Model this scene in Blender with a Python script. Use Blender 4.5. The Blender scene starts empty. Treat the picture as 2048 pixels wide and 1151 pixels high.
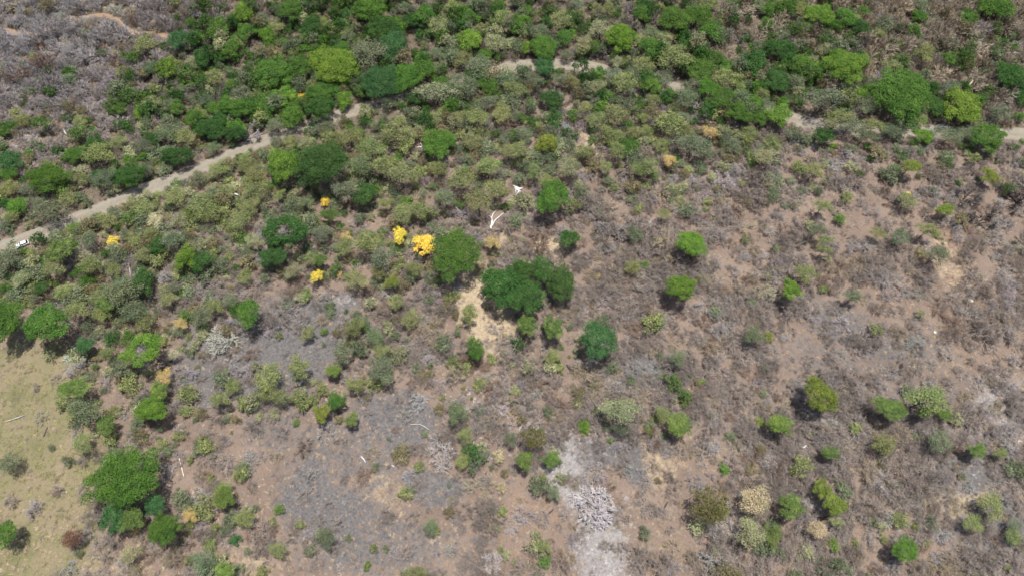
import bpy, math, random
import numpy as np
from mathutils import Vector

# ------------------------------------------------------------------ camera, sky, sun, exposure
S = bpy.context.scene
COL = S.collection
CAM_H = 220.0
PITCH = math.radians(65.0)                 # below the horizon
PW, PH = 2048.0, 1151.0                    # survey sheet: the photograph's pixels
FOC = 24.0 / 36.0 * PW
cam_d = bpy.data.cameras.new('camera'); cam_d.lens = 24.0; cam_d.sensor_width = 36.0
cam_d.clip_start = 1.0; cam_d.clip_end = 12000.0
cam = bpy.data.objects.new('camera', cam_d); COL.objects.link(cam)
cam.location = (0, 0, CAM_H); cam.rotation_euler = (math.pi/2 - PITCH, 0, 0)
S.camera = cam
C0 = np.array([0.0, 0.0, CAM_H])
FWD = np.array([0, math.cos(PITCH), -math.sin(PITCH)]); UPV = np.array([0, math.sin(PITCH), math.cos(PITCH)])
RGT = np.array([1.0, 0, 0])

def ray(u, v):
    u = np.asarray(u, float); v = np.asarray(v, float)
    return FWD + ((u-PW/2)/FOC)[..., None]*RGT + ((PH/2-v)/FOC)[..., None]*UPV
def project(x, y, z):
    d = np.stack([x, y, z-CAM_H], -1)
    w = np.maximum(d@FWD, 1.0)
    return PW/2 + FOC*(d@RGT)/w, PH/2 - FOC*(d@UPV)/w, w

SUN_PX = (880, 1440)                       # where the camera's own shadow would fall
_r = ray(*SUN_PX); SUNV = Vector((-_r).tolist()).normalized()
sun_el = math.asin(SUNV.z); sun_az = math.atan2(SUNV.x, SUNV.y)
W = bpy.data.worlds.new('World'); S.world = W; W.use_nodes = True
nt = W.node_tree; bg = nt.nodes['Background']
sky = nt.nodes.new('ShaderNodeTexSky'); sky.sky_type = 'NISHITA'; sky.sun_disc = False
sky.sun_elevation = sun_el; sky.sun_rotation = sun_az; sky.dust_density = 2.0
nt.links.new(sky.outputs[0], bg.inputs[0]); bg.inputs[1].default_value = 0.072
sl = bpy.data.lights.new('sun', 'SUN'); sl.energy = 3.9; sl.angle = math.radians(0.8); sl.color = (1.0, 0.965, 0.91)
so = bpy.data.objects.new('sun', sl); COL.objects.link(so); so.location = (0, 0, 400)
so.rotation_euler = SUNV.to_track_quat('Z', 'Y').to_euler()
S.view_settings.view_transform = 'Standard'; S.view_settings.look = 'None'
S.view_settings.gamma = 1.0; S.view_settings.use_curve_mapping = False
S.view_settings.exposure = 0.72
S.cycles.max_bounces = 5; S.cycles.diffuse_bounces = 2; S.cycles.transmission_bounces = 3

rng = np.random.default_rng(7); random.seed(7)

# ------------------------------------------------------------------ noise and terrain
def _hash(ix, iy, seed):
    h = (ix.astype(np.int64)*374761393 + iy.astype(np.int64)*668265263 + seed*974634777) & 0xffffffff
    h = ((h ^ (h >> 13))*1274126177) & 0xffffffff
    return ((h ^ (h >> 16)) & 0xffff)/65535.0
def vnoise(x, y, scale, seed=0):
    x = np.asarray(x, float)/scale; y = np.asarray(y, float)/scale
    ix = np.floor(x); iy = np.floor(y); fx = x-ix; fy = y-iy
    fx = fx*fx*(3-2*fx); fy = fy*fy*(3-2*fy)
    a = _hash(ix, iy, seed); b = _hash(ix+1, iy, seed); c = _hash(ix, iy+1, seed); d = _hash(ix+1, iy+1, seed)
    return (a*(1-fx)+b*fx)*(1-fy) + (c*(1-fx)+d*fx)*fy
def fbm(x, y, scale, seed=0, n=3):
    s = 0; a = 0.5; t = 0
    for i in range(n):
        s = s + a*vnoise(x, y, scale/(2**i), seed+i*17); t += a; a *= 0.5
    return s/t
def base_h(x, y):
    return 7.0*(fbm(x, y, 120, 3, 2)-0.5) + 1.6*(fbm(x, y, 30, 11, 2)-0.5)
def on_plane(u, v, hc=0.0, f=None):
    """survey-sheet point -> place on the terrain, hc metres above it"""
    f = f or height
    d = ray(u, v); z = np.zeros_like(d[..., 0]) + hc
    for _ in range(8):
        t = (z-CAM_H)/d[..., 2]; x = d[..., 0]*t; y = d[..., 1]*t
        z = f(x, y)+hc
    return x, y, z-hc

def resample(pts, step):
    pts = np.array(pts, float); out = []
    P = np.vstack([2*pts[0]-pts[1], pts, 2*pts[-1]-pts[-2]])
    for i in range(1, len(P)-2):
        p0, p1, p2, p3 = P[i-1:i+3]
        n = max(2, int(np.linalg.norm(p2-p1)/step))
        for t in np.linspace(0, 1, n, endpoint=False):
            out.append(0.5*((2*p1)+(-p0+p2)*t+(2*p0-5*p1+4*p2-p3)*t*t+(-p0+3*p1-3*p2+p3)*t**3))
    out.append(pts[-1]); return np.array(out)
def sheet_line(px):
    a = np.array(px, float); x, y, _ = on_plane(a[:, 0], a[:, 1], 0, base_h); return np.stack([x, y], -1)
road_w = sheet_line([(0,497),(60,473),(160,435),(250,397),(340,362),(420,330),(500,292),(590,259),(660,237),(740,213),
    (790,201),(850,186),(920,166),(985,146),(1040,133),(1100,131),(1180,134),(1240,153),(1310,171),(1380,184),(1460,200),
    (1540,224),(1600,242),(1680,256),(1760,263),(1850,264),(1950,266),(2048,270)])
road_w = np.vstack([road_w[0]+(road_w[0]-road_w[1])*np.array([[9.0],[4.0],[1.5]]), road_w, road_w[-1]+(road_w[-1]-road_w[-2])*np.array([[1.5],[4.0],[9.0]])])
ROAD = resample(road_w, 1.5)
trail_w = sheet_line([(-120,52),(-50,56),(0,60),(43,68),(72,69),(100,56),(127,41),(160,37),(207,33),(233,42),(253,60),(283,68),(337,72),(352,73)])
TRAIL = resample(trail_w, 1.2)
# low banks and gullies: (line, depth (+ ridge / - gully), width)
FOLDS = [(resample(sheet_line([(1890,415),(1940,500),(1965,590),(2010,660),(2100,760)]), 3), 2.2, 6.0),
         (resample(sheet_line([(1500,590),(1600,650),(1720,705),(1800,745)]), 3), -1.6, 4.5),
         (resample(sheet_line([(1170,985),(1160,1040),(1150,1100),(1140,1180)]), 3), -1.2, 2.2),
         (resample(sheet_line([(1590,985),(1620,1010),(1640,1040)]), 3), -1.0, 2.0),
         (resample(sheet_line([(1235,880),(1280,930),(1310,990)]), 3), -1.0, 2.5),
         (resample(sheet_line([(1560,250),(1400,330),(1250,480),(1180,640)]), 3), -1.2, 9.0)]
def dist_line(x, y, line, far=60.0):
    x = np.asarray(x, float); y = np.asarray(y, float)
    sh = x.shape; x = x.ravel(); y = y.ravel(); d = np.full(x.size, 1e9)
    lo = line.min(0)-far; hi = line.max(0)+far
    k = np.where((x > lo[0]) & (x < hi[0]) & (y > lo[1]) & (y < hi[1]))[0]
    for i in range(0, len(k), 20000):
        kk = k[i:i+20000]
        dd = (x[kk, None]-line[None, :, 0])**2 + (y[kk, None]-line[None, :, 1])**2
        d[kk] = np.sqrt(dd.min(1))
    return d.reshape(sh)
def folds(x, y):
    z = np.zeros_like(np.asarray(x, float))
    for ln, dep, wd in FOLDS:
        z = z + dep*np.exp(-(dist_line(x, y, ln, wd*5)/wd)**2)
    return z
def height(x, y):
    x = np.asarray(x, float); y = np.asarray(y, float)
    rd = dist_line(x, y, ROAD, 14)
    k = np.clip((rd-4.0)/8.0, 0, 1)
    near = (np.abs(x) < 400) & (y < 420) & (y > -150)
    return base_h(x, y) + k*np.where(near, folds(x, y), 0) + k*(0.7*(fbm(x, y, 9, 21, 2)-0.5) + 0.35*(vnoise(x, y, 3.1, 31)-0.5))

# ------------------------------------------------------------------ materials
def mat(name):
    m = bpy.data.materials.new(name); m.use_nodes = True
    n = m.node_tree.nodes; n.clear()
    return m, n, m.node_tree.links
def N(n, t, **kw):
    a = n.new(t)
    for k, v in kw.items(): setattr(a, k, v)
    return a
def leaf_mat(name, instanced, trans=0.28):
    m, n, l = mat(name)
    out = N(n, 'ShaderNodeOutputMaterial')
    if instanced:
        c = N(n, 'ShaderNodeAttribute', attribute_type='INSTANCER', attribute_name='tint'); csock = c.outputs['Color']
    else:
        c = N(n, 'ShaderNodeObjectInfo'); csock = c.outputs['Color']
    sh = N(n, 'ShaderNodeAttribute', attribute_name='shade')
    hs = N(n, 'ShaderNodeHueSaturation')
    mr = N(n, 'ShaderNodeMapRange'); mr.inputs[1].default_value = 0.5; mr.inputs[2].default_value = 1.5
    mr.inputs[3].default_value = 0.518; mr.inputs[4].default_value = 0.480
    l.new(sh.outputs['Fac'], mr.inputs[0]); l.new(mr.outputs[0], hs.inputs['Hue'])
    l.new(sh.outputs['Fac'], hs.inputs['Value']); l.new(csock, hs.inputs['Color'])
    d = N(n, 'ShaderNodeBsdfPrincipled'); d.inputs['Roughness'].default_value = 0.62
    d.inputs['Specular IOR Level'].default_value = 0.25
    t = N(n, 'ShaderNodeBsdfTranslucent'); mx = N(n, 'ShaderNodeMixShader'); mx.inputs[0].default_value = trans
    l.new(hs.outputs[0], d.inputs['Base Color']); l.new(hs.outputs[0], t.inputs['Color'])
    l.new(d.outputs[0], mx.inputs[1]); l.new(t.outputs[0], mx.inputs[2]); l.new(mx.outputs[0], out.inputs[0])
    return m
def bark_mat(name, instanced):
    m, n, l = mat(name)
    out = N(n, 'ShaderNodeOutputMaterial')
    if instanced:
        c = N(n, 'ShaderNodeAttribute', attribute_type='INSTANCER', attribute_name='tint')
    else:
        c = N(n, 'ShaderNodeObjectInfo')
    sh = N(n, 'ShaderNodeAttribute', attribute_name='shade')
    no = N(n, 'ShaderNodeTexNoise'); no.inputs['Scale'].default_value = 3.0
    tc = N(n, 'ShaderNodeTexCoord'); l.new(tc.outputs['Object'], no.inputs['Vector'])
    mr = N(n, 'ShaderNodeMapRange'); mr.inputs[3].default_value = 0.7; mr.inputs[4].default_value = 1.3
    l.new(no.outputs['Fac'], mr.inputs[0])
    mu = N(n, 'ShaderNodeMath', operation='MULTIPLY'); l.new(mr.outputs[0], mu.inputs[0]); l.new(sh.outputs['Fac'], mu.inputs[1])
    hs = N(n, 'ShaderNodeHueSaturation'); l.new(c.outputs['Color'], hs.inputs['Color']); l.new(mu.outputs[0], hs.inputs['Value'])
    d = N(n, 'ShaderNodeBsdfPrincipled'); d.inputs['Roughness'].default_value = 0.85; d.inputs['Specular IOR Level'].default_value = 0.15
    l.new(hs.outputs[0], d.inputs['Base Color']); l.new(d.outputs[0], out.inputs[0])
    return m
LEAF = leaf_mat('foliage', False); LEAF_I = leaf_mat('scrub_foliage', True)
BARK = bark_mat('bark', False); BARK_I = bark_mat('scrub_bark', True)
def plain(name, col, rough=0.5, metal=0.0, spec=0.5, coat=0.0):
    m, n, l = mat(name)
    o = N(n, 'ShaderNodeOutputMaterial'); d = N(n, 'ShaderNodeBsdfPrincipled')
    no = N(n, 'ShaderNodeTexNoise'); no.inputs['Scale'].default_value = 4.0
    hs = N(n, 'ShaderNodeHueSaturation'); hs.inputs['Color'].default_value = (*col, 1)
    mr = N(n, 'ShaderNodeMapRange'); mr.inputs[3].default_value = 0.88; mr.inputs[4].default_value = 1.08
    l.new(no.outputs['Fac'], mr.inputs[0]); l.new(mr.outputs[0], hs.inputs['Value']); l.new(hs.outputs[0], d.inputs['Base Color'])
    d.inputs['Roughness'].default_value = rough; d.inputs['Metallic'].default_value = metal
    d.inputs['Specular IOR Level'].default_value = spec; d.inputs['Coat Weight'].default_value = coat
    l.new(d.outputs[0], o.inputs[0]); return m

def ground_mat():
    m, n, l = mat('dry_soil')
    out = N(n, 'ShaderNodeOutputMaterial'); d = N(n, 'ShaderNodeBsdfPrincipled')
    d.inputs['Roughness'].default_value = 0.95; d.inputs['Specular IOR Level'].default_value = 0.1
    geo = N(n, 'ShaderNodeNewGeometry')
    def noise(scale, detail=3, rough=0.6, dist=0.0):
        t = N(n, 'ShaderNodeTexNoise'); t.inputs['Scale'].default_value = scale; t.inputs['Detail'].default_value = detail
        t.inputs['Roughness'].default_value = rough; t.inputs['Distortion'].default_value = dist
        l.new(geo.outputs['Position'], t.inputs['Vector']); return t.outputs['Fac']
    def ramp(src, stops):
        r = N(n, 'ShaderNodeValToRGB'); e = r.color_ramp.elements
        while len(e) < len(stops): e.new(0.5)
        for el, (p, c) in zip(e, stops): el.position = p; el.color = (*c, 1)
        l.new(src, r.inputs[0]); return r.outputs[0]
    def mix(f, a, b, mode='MIX'):
        x = N(n, 'ShaderNodeMix', data_type='RGBA', blend_type=mode); x.clamp_factor = True
        if isinstance(f, float): x.inputs[0].default_value = f
        else: l.new(f, x.inputs[0])
        for s, q in ((6, a), (7, b)):
            if isinstance(q, tuple): x.inputs[s].default_value = (*q, 1)
            else: l.new(q, x.inputs[s])
        return x.outputs[2]
    def mth(op, a, b):
        x = N(n, 'ShaderNodeMath', operation=op); x.use_clamp = True
        for s, q in ((0, a), (1, b)):
            if isinstance(q, (int, float)): x.inputs[s].default_value = q
            else: l.new(q, x.inputs[s])
        return x.outputs[0]
    A = N(n, 'ShaderNodeAttribute', attribute_name='zone_a'); B = N(n, 'ShaderNodeAttribute', attribute_name='zone_b')
    sa = N(n, 'ShaderNodeSeparateColor'); sb = N(n, 'ShaderNodeSeparateColor')
    l.new(A.outputs['Color'], sa.inputs[0]); l.new(B.outputs['Color'], sb.inputs[0])
    soil = ramp(noise(0.05, 5, 0.62), [(0.28, (0.150,0.112,0.090)), (0.5, (0.195,0.147,0.117)), (0.72, (0.238,0.182,0.144))])
    fine = noise(1.1, 4, 0.7)
    # a break-up factor: sharpens each zone's edge against noise
    def zone(z, sc=0.35, hard=2.2):
        nn = noise(sc, 4, 0.65)
        x = mth('ADD', z, nn); x = N(n, 'ShaderNodeMapRange'); x.inputs[1].default_value = 0.82; x.inputs[2].default_value = 1.10
        s = N(n, 'ShaderNodeMath', operation='ADD'); l.new(z, s.inputs[0]); l.new(nn, s.inputs[1]); l.new(s.outputs[0], x.inputs[0])
        return x.outputs[0]
    c = soil
    c = mix(zone(sb.outputs[2], 0.25), c, ramp(noise(0.6, 4), [(0.3, (0.24,0.145,0.095)), (0.7, (0.29,0.20,0.135))]))      # orange earth
    c = mix(zone(sa.outputs[2], 0.4), c, ramp(noise(0.9, 4), [(0.3, (0.27,0.21,0.14)), (0.7, (0.42,0.34,0.235))]))        # straw
    c = mix(zone(sb.outputs[0], 0.3), c, ramp(noise(0.09, 6, .68), [(0.3, (0.135,0.13,0.065)), (0.47, (0.19,0.17,0.095)), (0.6, (0.22,0.18,0.115)), (0.75, (0.255,0.20,0.14))]))  # pasture
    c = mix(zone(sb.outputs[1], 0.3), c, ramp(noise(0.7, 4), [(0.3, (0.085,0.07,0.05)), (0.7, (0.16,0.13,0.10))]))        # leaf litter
    c = mix(zone(sa.outputs[0], 0.5), c, ramp(noise(1.3, 5, 0.7), [(0.3, (0.075,0.072,0.074)), (0.55, (0.14,0.13,0.125)), (0.8, (0.22,0.20,0.185))]))   # burnt
    c = mix(zone(sa.outputs[1], 0.4), c, ramp(noise(1.2, 6, 0.75), [(0.28, (0.16,0.142,0.135)), (0.5, (0.255,0.235,0.225)), (0.78, (0.38,0.365,0.355))]))  # pale ash and rock
    speck = ramp(noise(1.6, 5, 0.8, 0.6), [(0.30, (0.55,0.53,0.52)), (0.45, (0.94,0.94,0.94)), (0.62, (1.04,1.03,1.02)), (0.8, (1.25,1.22,1.18))])
    c = mix(1.0, c, speck, 'MULTIPLY')
    l.new(c, d.inputs['Base Color'])
    bp = N(n, 'ShaderNodeBump'); bp.inputs['Strength'].default_value = 0.8; bp.inputs['Distance'].default_value = 0.35
    l.new(noise(0.9, 6, 0.75), bp.inputs['Height']); l.new(bp.outputs[0], d.inputs['Normal'])
    l.new(d.outputs[0], out.inputs[0]); return m
def track_mat(name, c0, c1, sc):
    m, n, l = mat(name)
    out = N(n, 'ShaderNodeOutputMaterial'); d = N(n, 'ShaderNodeBsdfPrincipled'); d.inputs['Roughness'].default_value = 0.95
    d.inputs['Specular IOR Level'].default_value = 0.1
    geo = N(n, 'ShaderNodeNewGeometry'); no = N(n, 'ShaderNodeTexNoise'); no.inputs['Scale'].default_value = sc; no.inputs['Detail'].default_value = 6
    no.inputs['Roughness'].default_value = 0.7; l.new(geo.outputs['Position'], no.inputs['Vector'])
    r = N(n, 'ShaderNodeValToRGB'); r.color_ramp.elements[0].position = 0.3; r.color_ramp.elements[1].position = 0.7
    r.color_ramp.elements[0].color = (*c0, 1); r.color_ramp.elements[1].color = (*c1, 1); l.new(no.outputs['Fac'], r.inputs[0])
    at = N(n, 'ShaderNodeAttribute', attribute_name='wear')
    mx = N(n, 'ShaderNodeMix', data_type='RGBA', blend_type='MIX'); l.new(at.outputs['Fac'], mx.inputs[0]); l.new(r.outputs[0], mx.inputs[6])
    mx.inputs[7].default_value = (0.20, 0.16, 0.115, 1)
    l.new(mx.outputs[2], d.inputs['Base Color'])
    bp = N(n, 'ShaderNodeBump'); bp.inputs['Strength'].default_value = 0.4; bp.inputs['Distance'].default_value = 0.1
    l.new(no.outputs['Fac'], bp.inputs['Height']); l.new(bp.outputs[0], d.inputs['Normal']); l.new(d.outputs[0], out.inputs[0]); return m

# ------------------------------------------------------------------ mesh helpers
def mesh_np(name, v, f, mats=(), shade=None, smooth=False, mi=None):
    me = bpy.data.meshes.new(name)
    v = np.asarray(v, np.float32); f = np.asarray(f, np.int32); k = f.shape[1]
    me.vertices.add(len(v)); me.vertices.foreach_set('co', v.ravel())
    me.loops.add(f.size); me.loops.foreach_set('vertex_index', f.ravel())
    me.polygons.add(len(f)); me.polygons.foreach_set('loop_start', np.arange(0, f.size, k, dtype=np.int32))
    me.polygons.foreach_set('loop_total', np.full(len(f), k, np.int32))
    if smooth: me.polygons.foreach_set('use_smooth', np.ones(len(f), bool))
    for m in mats: me.materials.append(m)
    if mi is not None: me.polygons.foreach_set('material_index', np.asarray(mi, np.int32))
    me.update(calc_edges=True)
    if shade is not None:
        a = me.attributes.new('shade', 'FLOAT', 'POINT'); a.data.foreach_set('value', np.asarray(shade, np.float32))
    return me
def link(name, data, parent=None, loc=None, color=None):
    o = bpy.data.objects.new(name, data); COL.objects.link(o)
    if parent: o.parent = parent
    if loc is not None: o.location = loc
    if color is not None: o.color = (*color, 1)
    return o
def tag(o, label=None, cat=None, group=None, kind=None):
    for k, v in (('label', label), ('category', cat), ('group', group), ('kind', kind)):
        if v: o[k] = v
    return o
def prisms(P0, P1, R0, R1, sides=3):
    P0 = np.asarray(P0, float); P1 = np.asarray(P1, float); d = P1-P0; d /= np.maximum(np.linalg.norm(d, axis=1, keepdims=True), 1e-6)
    ref = np.where(np.abs(d[:, 2:3]) > 0.9, [[1.0, 0, 0]], [[0, 0, 1.0]])
    a = np.cross(d, ref); a /= np.linalg.norm(a, axis=1, keepdims=True); b = np.cross(d, a)
    n = len(P0); V = np.zeros((n, 2*sides, 3))
    for i in range(sides):
        t = 2*math.pi*i/sides; off = math.cos(t)*a+math.sin(t)*b
        V[:, i] = P0+off*np.asarray(R0)[:, None]; V[:, sides+i] = P1+off*np.asarray(R1)[:, None]
    F = []; base = (np.arange(n)*2*sides)[:, None]
    for i in range(sides):
        j = (i+1) % sides; F.append(base+np.array([[i, j, sides+j, sides+i]]))
    return V.reshape(-1, 3), np.concatenate(F).reshape(-1, 4)

def bare_skeleton(seed, nstem=6, levels=4, spread=1.0, r0=0.035, fork=(2, 4), twigs=3, lean=0.5, trunk=0.0, thick_end=0.006):
    g = random.Random(seed); segs = []
    def grow(p, d, ln, r, lev):
        k = 2 if lev < levels-1 else 1
        for s in range(k):
            d = (d + Vector((g.gauss(0, .22), g.gauss(0, .22), g.gauss(0.04, .16)))).normalized()
            q = p + d*(ln/k); r2 = max(r*0.78, thick_end); segs.append((p, q, r, r2, lev)); p = q; r = r2
            if lev >= levels-2:
                for _ in range(twigs):
                    td = (d + Vector((g.gauss(0, .75), g.gauss(0, .75), g.gauss(0.1, .5)))).normalized()
                    segs.append((p, p+td*ln*g.uniform(.35, .8), r*0.6, thick_end*0.55, lev+1))
        if lev < levels-1:
            for _ in range(g.randint(*fork)):
                nd = (d + Vector((g.gauss(0, .6), g.gauss(0, .6), g.gauss(0.02, .35)))).normalized()
                grow(p, nd, ln*g.uniform(.58, .85), r*g.uniform(.55, .8), lev+1)
    top = Vector((0, 0, 0))
    if trunk:
        m = Vector((g.gauss(0, .04), g.gauss(0, .04), trunk*0.5)); top = Vector((g.gauss(0, .06), g.gauss(0, .06), trunk))
        segs.append((Vector((0, 0, -0.05)), m, r0*1.9, r0*1.5, 0)); segs.append((m, top, r0*1.5, r0*1.25, 0))
    for i in range(nstem):
        a = 2*math.pi*(i+g.uniform(-.3, .3))/nstem
        d = Vector((math.cos(a)*lean*spread, math.sin(a)*lean*spread, g.uniform(.35, .8))).normalized()
        grow(top if trunk else Vector((0, 0, -0.03)), d, g.uniform(.38, .56), r0*g.uniform(.7, 1.0), 0)
    return segs
def bare_arrays(segs, rmax=1.0):
    P0 = np.array([s[0][:] for s in segs]); P1 = np.array([s[1][:] for s in segs])
    ext = np.percentile(np.linalg.norm(P1[:, :2], axis=1), 96); k = rmax/ext
    return P0*k, P1*k, np.array([s[2] for s in segs])*k, np.array([s[3] for s in segs])*k, np.array([s[4] for s in segs])
def bare_mesh(name, seed, material, **kw):
    P0, P1, R0, R1, lv = bare_arrays(bare_skeleton(seed, **kw))
    v, f = prisms(P0, P1, R0, R1)
    g = np.random.default_rng(seed); sh = np.repeat(g.uniform(.75, 1.25, len(P0))*(0.85+0.07*lv), 6)
    return mesh_np(name, v, f, [material], sh)

def crown_arrays(seed, nl=26, nleaf=4500, leaf=0.075, flat=0.62, lobe=(.24, .36), rag=0.16, shell=(.72, 1.05), hole=0.0, upb=0.45, under=-0.35):
    g = np.random.default_rng(seed)
    ph = g.uniform(0, 6.28, 4); am = g.uniform(.3, 1, 4)*rag
    def outline(a): return 1 + sum(am[i]*np.sin((i+2)*a+ph[i]) for i in range(4))*0.6
    C = []
    n0 = int(nl*(1/(1-hole**2)))
    for i in range(n0):
        r = math.sqrt((i+.5)/n0)*0.8; a = i*2.39996+ph[0]
        r = max(.02, r+g.normal(0, .05)); a += g.normal(0, .22)
        if hole and r < hole: continue
        rr = r*outline(a); C.append(np.array([rr*math.cos(a), rr*math.sin(a), flat*0.78*math.sqrt(max(0, 1-r*r))*g.uniform(.66, 1.08)-0.2*g.uniform(0, 1)*(r > .5)]))
    C = np.array(C); nlb = len(C); R = g.uniform(lobe[0], lobe[1], nlb); LS = g.uniform(.76, 1.24, nlb)
    wgt = R**2; k = g.choice(nlb, nleaf, p=wgt/wgt.sum())
    d = g.normal(size=(nleaf, 3)); d /= np.linalg.norm(d, axis=1, keepdims=True)
    low = d[:, 2] < under; d[low, 2] *= -1
    bump = 1+0.22*np.sin(d[:, 0]*7+k)*np.sin(d[:, 1]*7+2*k)
    rad = R[k]*g.uniform(shell[0], shell[1], nleaf)*bump
    P = C[k]+d*rad[:, None]*np.array([1, 1, .78])
    P[:, :2] /= np.percentile(np.hypot(P[:, 0], P[:, 1]), 96.0)
    nrm = d*0.75+np.array([0, 0, upb])+g.normal(size=(nleaf, 3))*0.45; nrm /= np.linalg.norm(nrm, axis=1, keepdims=True)
    t = np.cross(nrm, g.normal(size=(nleaf, 3))); t /= np.linalg.norm(t, axis=1, keepdims=True); b = np.cross(nrm, t)
    sz = leaf*g.uniform(.55, 1.35, nleaf)[:, None]*0.5
    V = np.stack([P-t*sz, P+b*sz*0.62+nrm*sz*.15, P+t*sz*1.1, P-b*sz*0.62+nrm*sz*.15], 1)
    F = (np.arange(nleaf)*4)[:, None]+np.arange(4)[None]
    sh = np.repeat(LS[k]*g.uniform(.66, 1.34, nleaf), 4)
    return V.reshape(-1, 3), F, sh
def crown_mesh(name, seed, material, **kw):
    v, f, sh = crown_arrays(seed, **kw); return mesh_np(name, v, f, [material], sh)
def mixed_mesh(name, seed, leafm, barkm, ck, bk):
    """small bush in one mesh: stems and leaves, base at the origin"""
    v, f, sh = crown_arrays(seed, **ck); v = v*np.array([1, 1, 1])+np.array([0, 0, .55])
    P0, P1, R0, R1, lv = bare_arrays(bare_skeleton(seed, **bk), .8)
    v2, f2 = prisms(P0, P1, R0, R1)
    return mesh_np(name, np.vstack([v, v2]), np.vstack([f, f2+len(v)]), [leafm, barkm], np.concatenate([sh, np.full(len(v2), .9)]), mi=[0]*len(f)+[1]*len(f2))

# ------------------------------------------------------------------ ground
ZA = dict(ash=0, pale=1, straw=2); ZB = dict(pasture=0, litter=1, orange=2)
ZONES = '''
ash 560 700 130 70 -25 0.95|ash 640 610 70 22 5 0.80|ash 790 840 75 55 20 0.80|ash 865 975 55 25 20 0.80|ash 610 980 45 70 0 0.80|ash 660 1040 70 60 0 0.75
ash 400 760 60 60 0 0.65|ash 420 690 60 40 0 0.60|ash 1290 740 90 40 0 0.70|ash 1190 905 60 22 10 0.95|ash 1265 915 22 50 -20 0.95|ash 1950 930 110 70 10 0.65|ash 2000 1080 90 70 0 0.70
ash 1890 950 60 25 20 0.70|ash 700 900 120 100 0 0.50|ash 1700 660 140 40 20 0.55|ash 1300 180 60 20 5 0.55|ash 1820 690 60 40 0 0.50|ash 1640 830 50 22 20 0.60|ash 880 590 40 40 0 0.50
ash 1600 870 200 60 8 0.45|ash 1750 760 250 60 15 0.45|ash 750 1090 160 60 0 0.55|ash 540 840 60 60 0 0.50
pale 1125 925 40 62 -25 .7|pale 1155 980 32 50 -20 .55|pale 1205 1095 44 70 0 .75|pale 1190 1010 40 40 0 .35|pale 1040 870 60 35 0 .35|pale 990 830 60 60 0 .25|pale 1160 900 30 30 0 .4
pale 1612 1000 9 32 -50 .9|pale 1632 838 26 10 20 .7|pale 2010 810 70 50 20 .5|pale 680 607 30 12 0 .5|pale 1300 445 28 14 0 .45|pale 1960 840 60 30 0 .35|pale 1480 960 40 60 0 .15
pale 1940 600 7 5 0 .9|pale 1946 590 5 8 0 .8|pale 1900 1000 80 40 -20 .3
straw 945 600 28 70 -12 .85|straw 990 655 40 40 0 .9|straw 1098 500 32 22 0 .9|straw 985 470 25 20 0 .5|straw 1165 300 28 50 0 .5|straw 1150 230 60 40 0 .3|straw 1900 900 60 30 -15 .6|straw 1935 980 60 45 -15 .75
straw 1310 920 50 50 0 .45|straw 770 980 60 40 0 .4|straw 60 1090 70 60 0 .55|straw 1850 680 140 60 20 .25|straw 1680 620 60 40 0 .2|straw 400 985 14 12 0 .8|straw 620 640 60 16 10 .3|straw 1420 920 60 40 0 .2
straw 500 1130 70 40 0 .4|straw 200 1140 150 40 0 .4|straw 1270 1090 60 60 0 .2|straw 1900 530 30 80 -30 .4
pasture 60 800 100 110 0 .9|pasture 70 960 130 130 0 .95|pasture 30 1090 130 100 0 .9|pasture 120 1130 90 40 0 .5|pasture 10 730 60 30 0 .6
orange 1350 400 28 28 0 0.58|orange 1310 425 40 22 0 0.36|orange 1890 470 22 60 -30 0.43|orange 1930 560 22 60 -30 0.43|orange 1990 650 30 60 -35 0.40|orange 665 870 40 26 0 0.36|orange 1085 1010 50 60 0 0.36|orange 1050 1060 60 80 0 0.36
orange 1120 700 30 60 0 0.25|orange 1560 350 70 40 0 0.25|orange 1700 500 90 90 0 0.22|orange 1220 500 30 60 -30 0.25|orange 1880 400 50 40 0 0.22|orange 1350 1120 90 40 0 0.22|orange 690 1000 20 20 0 0.14|orange 780 600 40 25 0 0.25
orange 1000 1020 60 80 0 0.18|orange 1130 820 60 40 0 0.18|orange 1600 1090 60 40 0 0.22|orange 1630 500 40 90 0 0.18
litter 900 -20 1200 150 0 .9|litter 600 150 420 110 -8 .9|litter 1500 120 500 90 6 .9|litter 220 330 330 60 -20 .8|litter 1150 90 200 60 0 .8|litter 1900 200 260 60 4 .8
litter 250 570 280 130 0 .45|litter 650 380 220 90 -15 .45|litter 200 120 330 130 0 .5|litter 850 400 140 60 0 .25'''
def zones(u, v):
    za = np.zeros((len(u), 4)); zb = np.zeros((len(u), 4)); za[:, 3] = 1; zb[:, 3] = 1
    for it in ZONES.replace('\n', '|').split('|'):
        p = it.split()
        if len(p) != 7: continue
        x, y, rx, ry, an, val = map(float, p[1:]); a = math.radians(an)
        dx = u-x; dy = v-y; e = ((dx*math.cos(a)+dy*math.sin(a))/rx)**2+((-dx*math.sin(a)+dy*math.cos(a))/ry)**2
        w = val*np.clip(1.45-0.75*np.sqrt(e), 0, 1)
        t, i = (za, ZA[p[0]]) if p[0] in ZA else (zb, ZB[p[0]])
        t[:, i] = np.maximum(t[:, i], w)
    return za, zb
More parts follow.
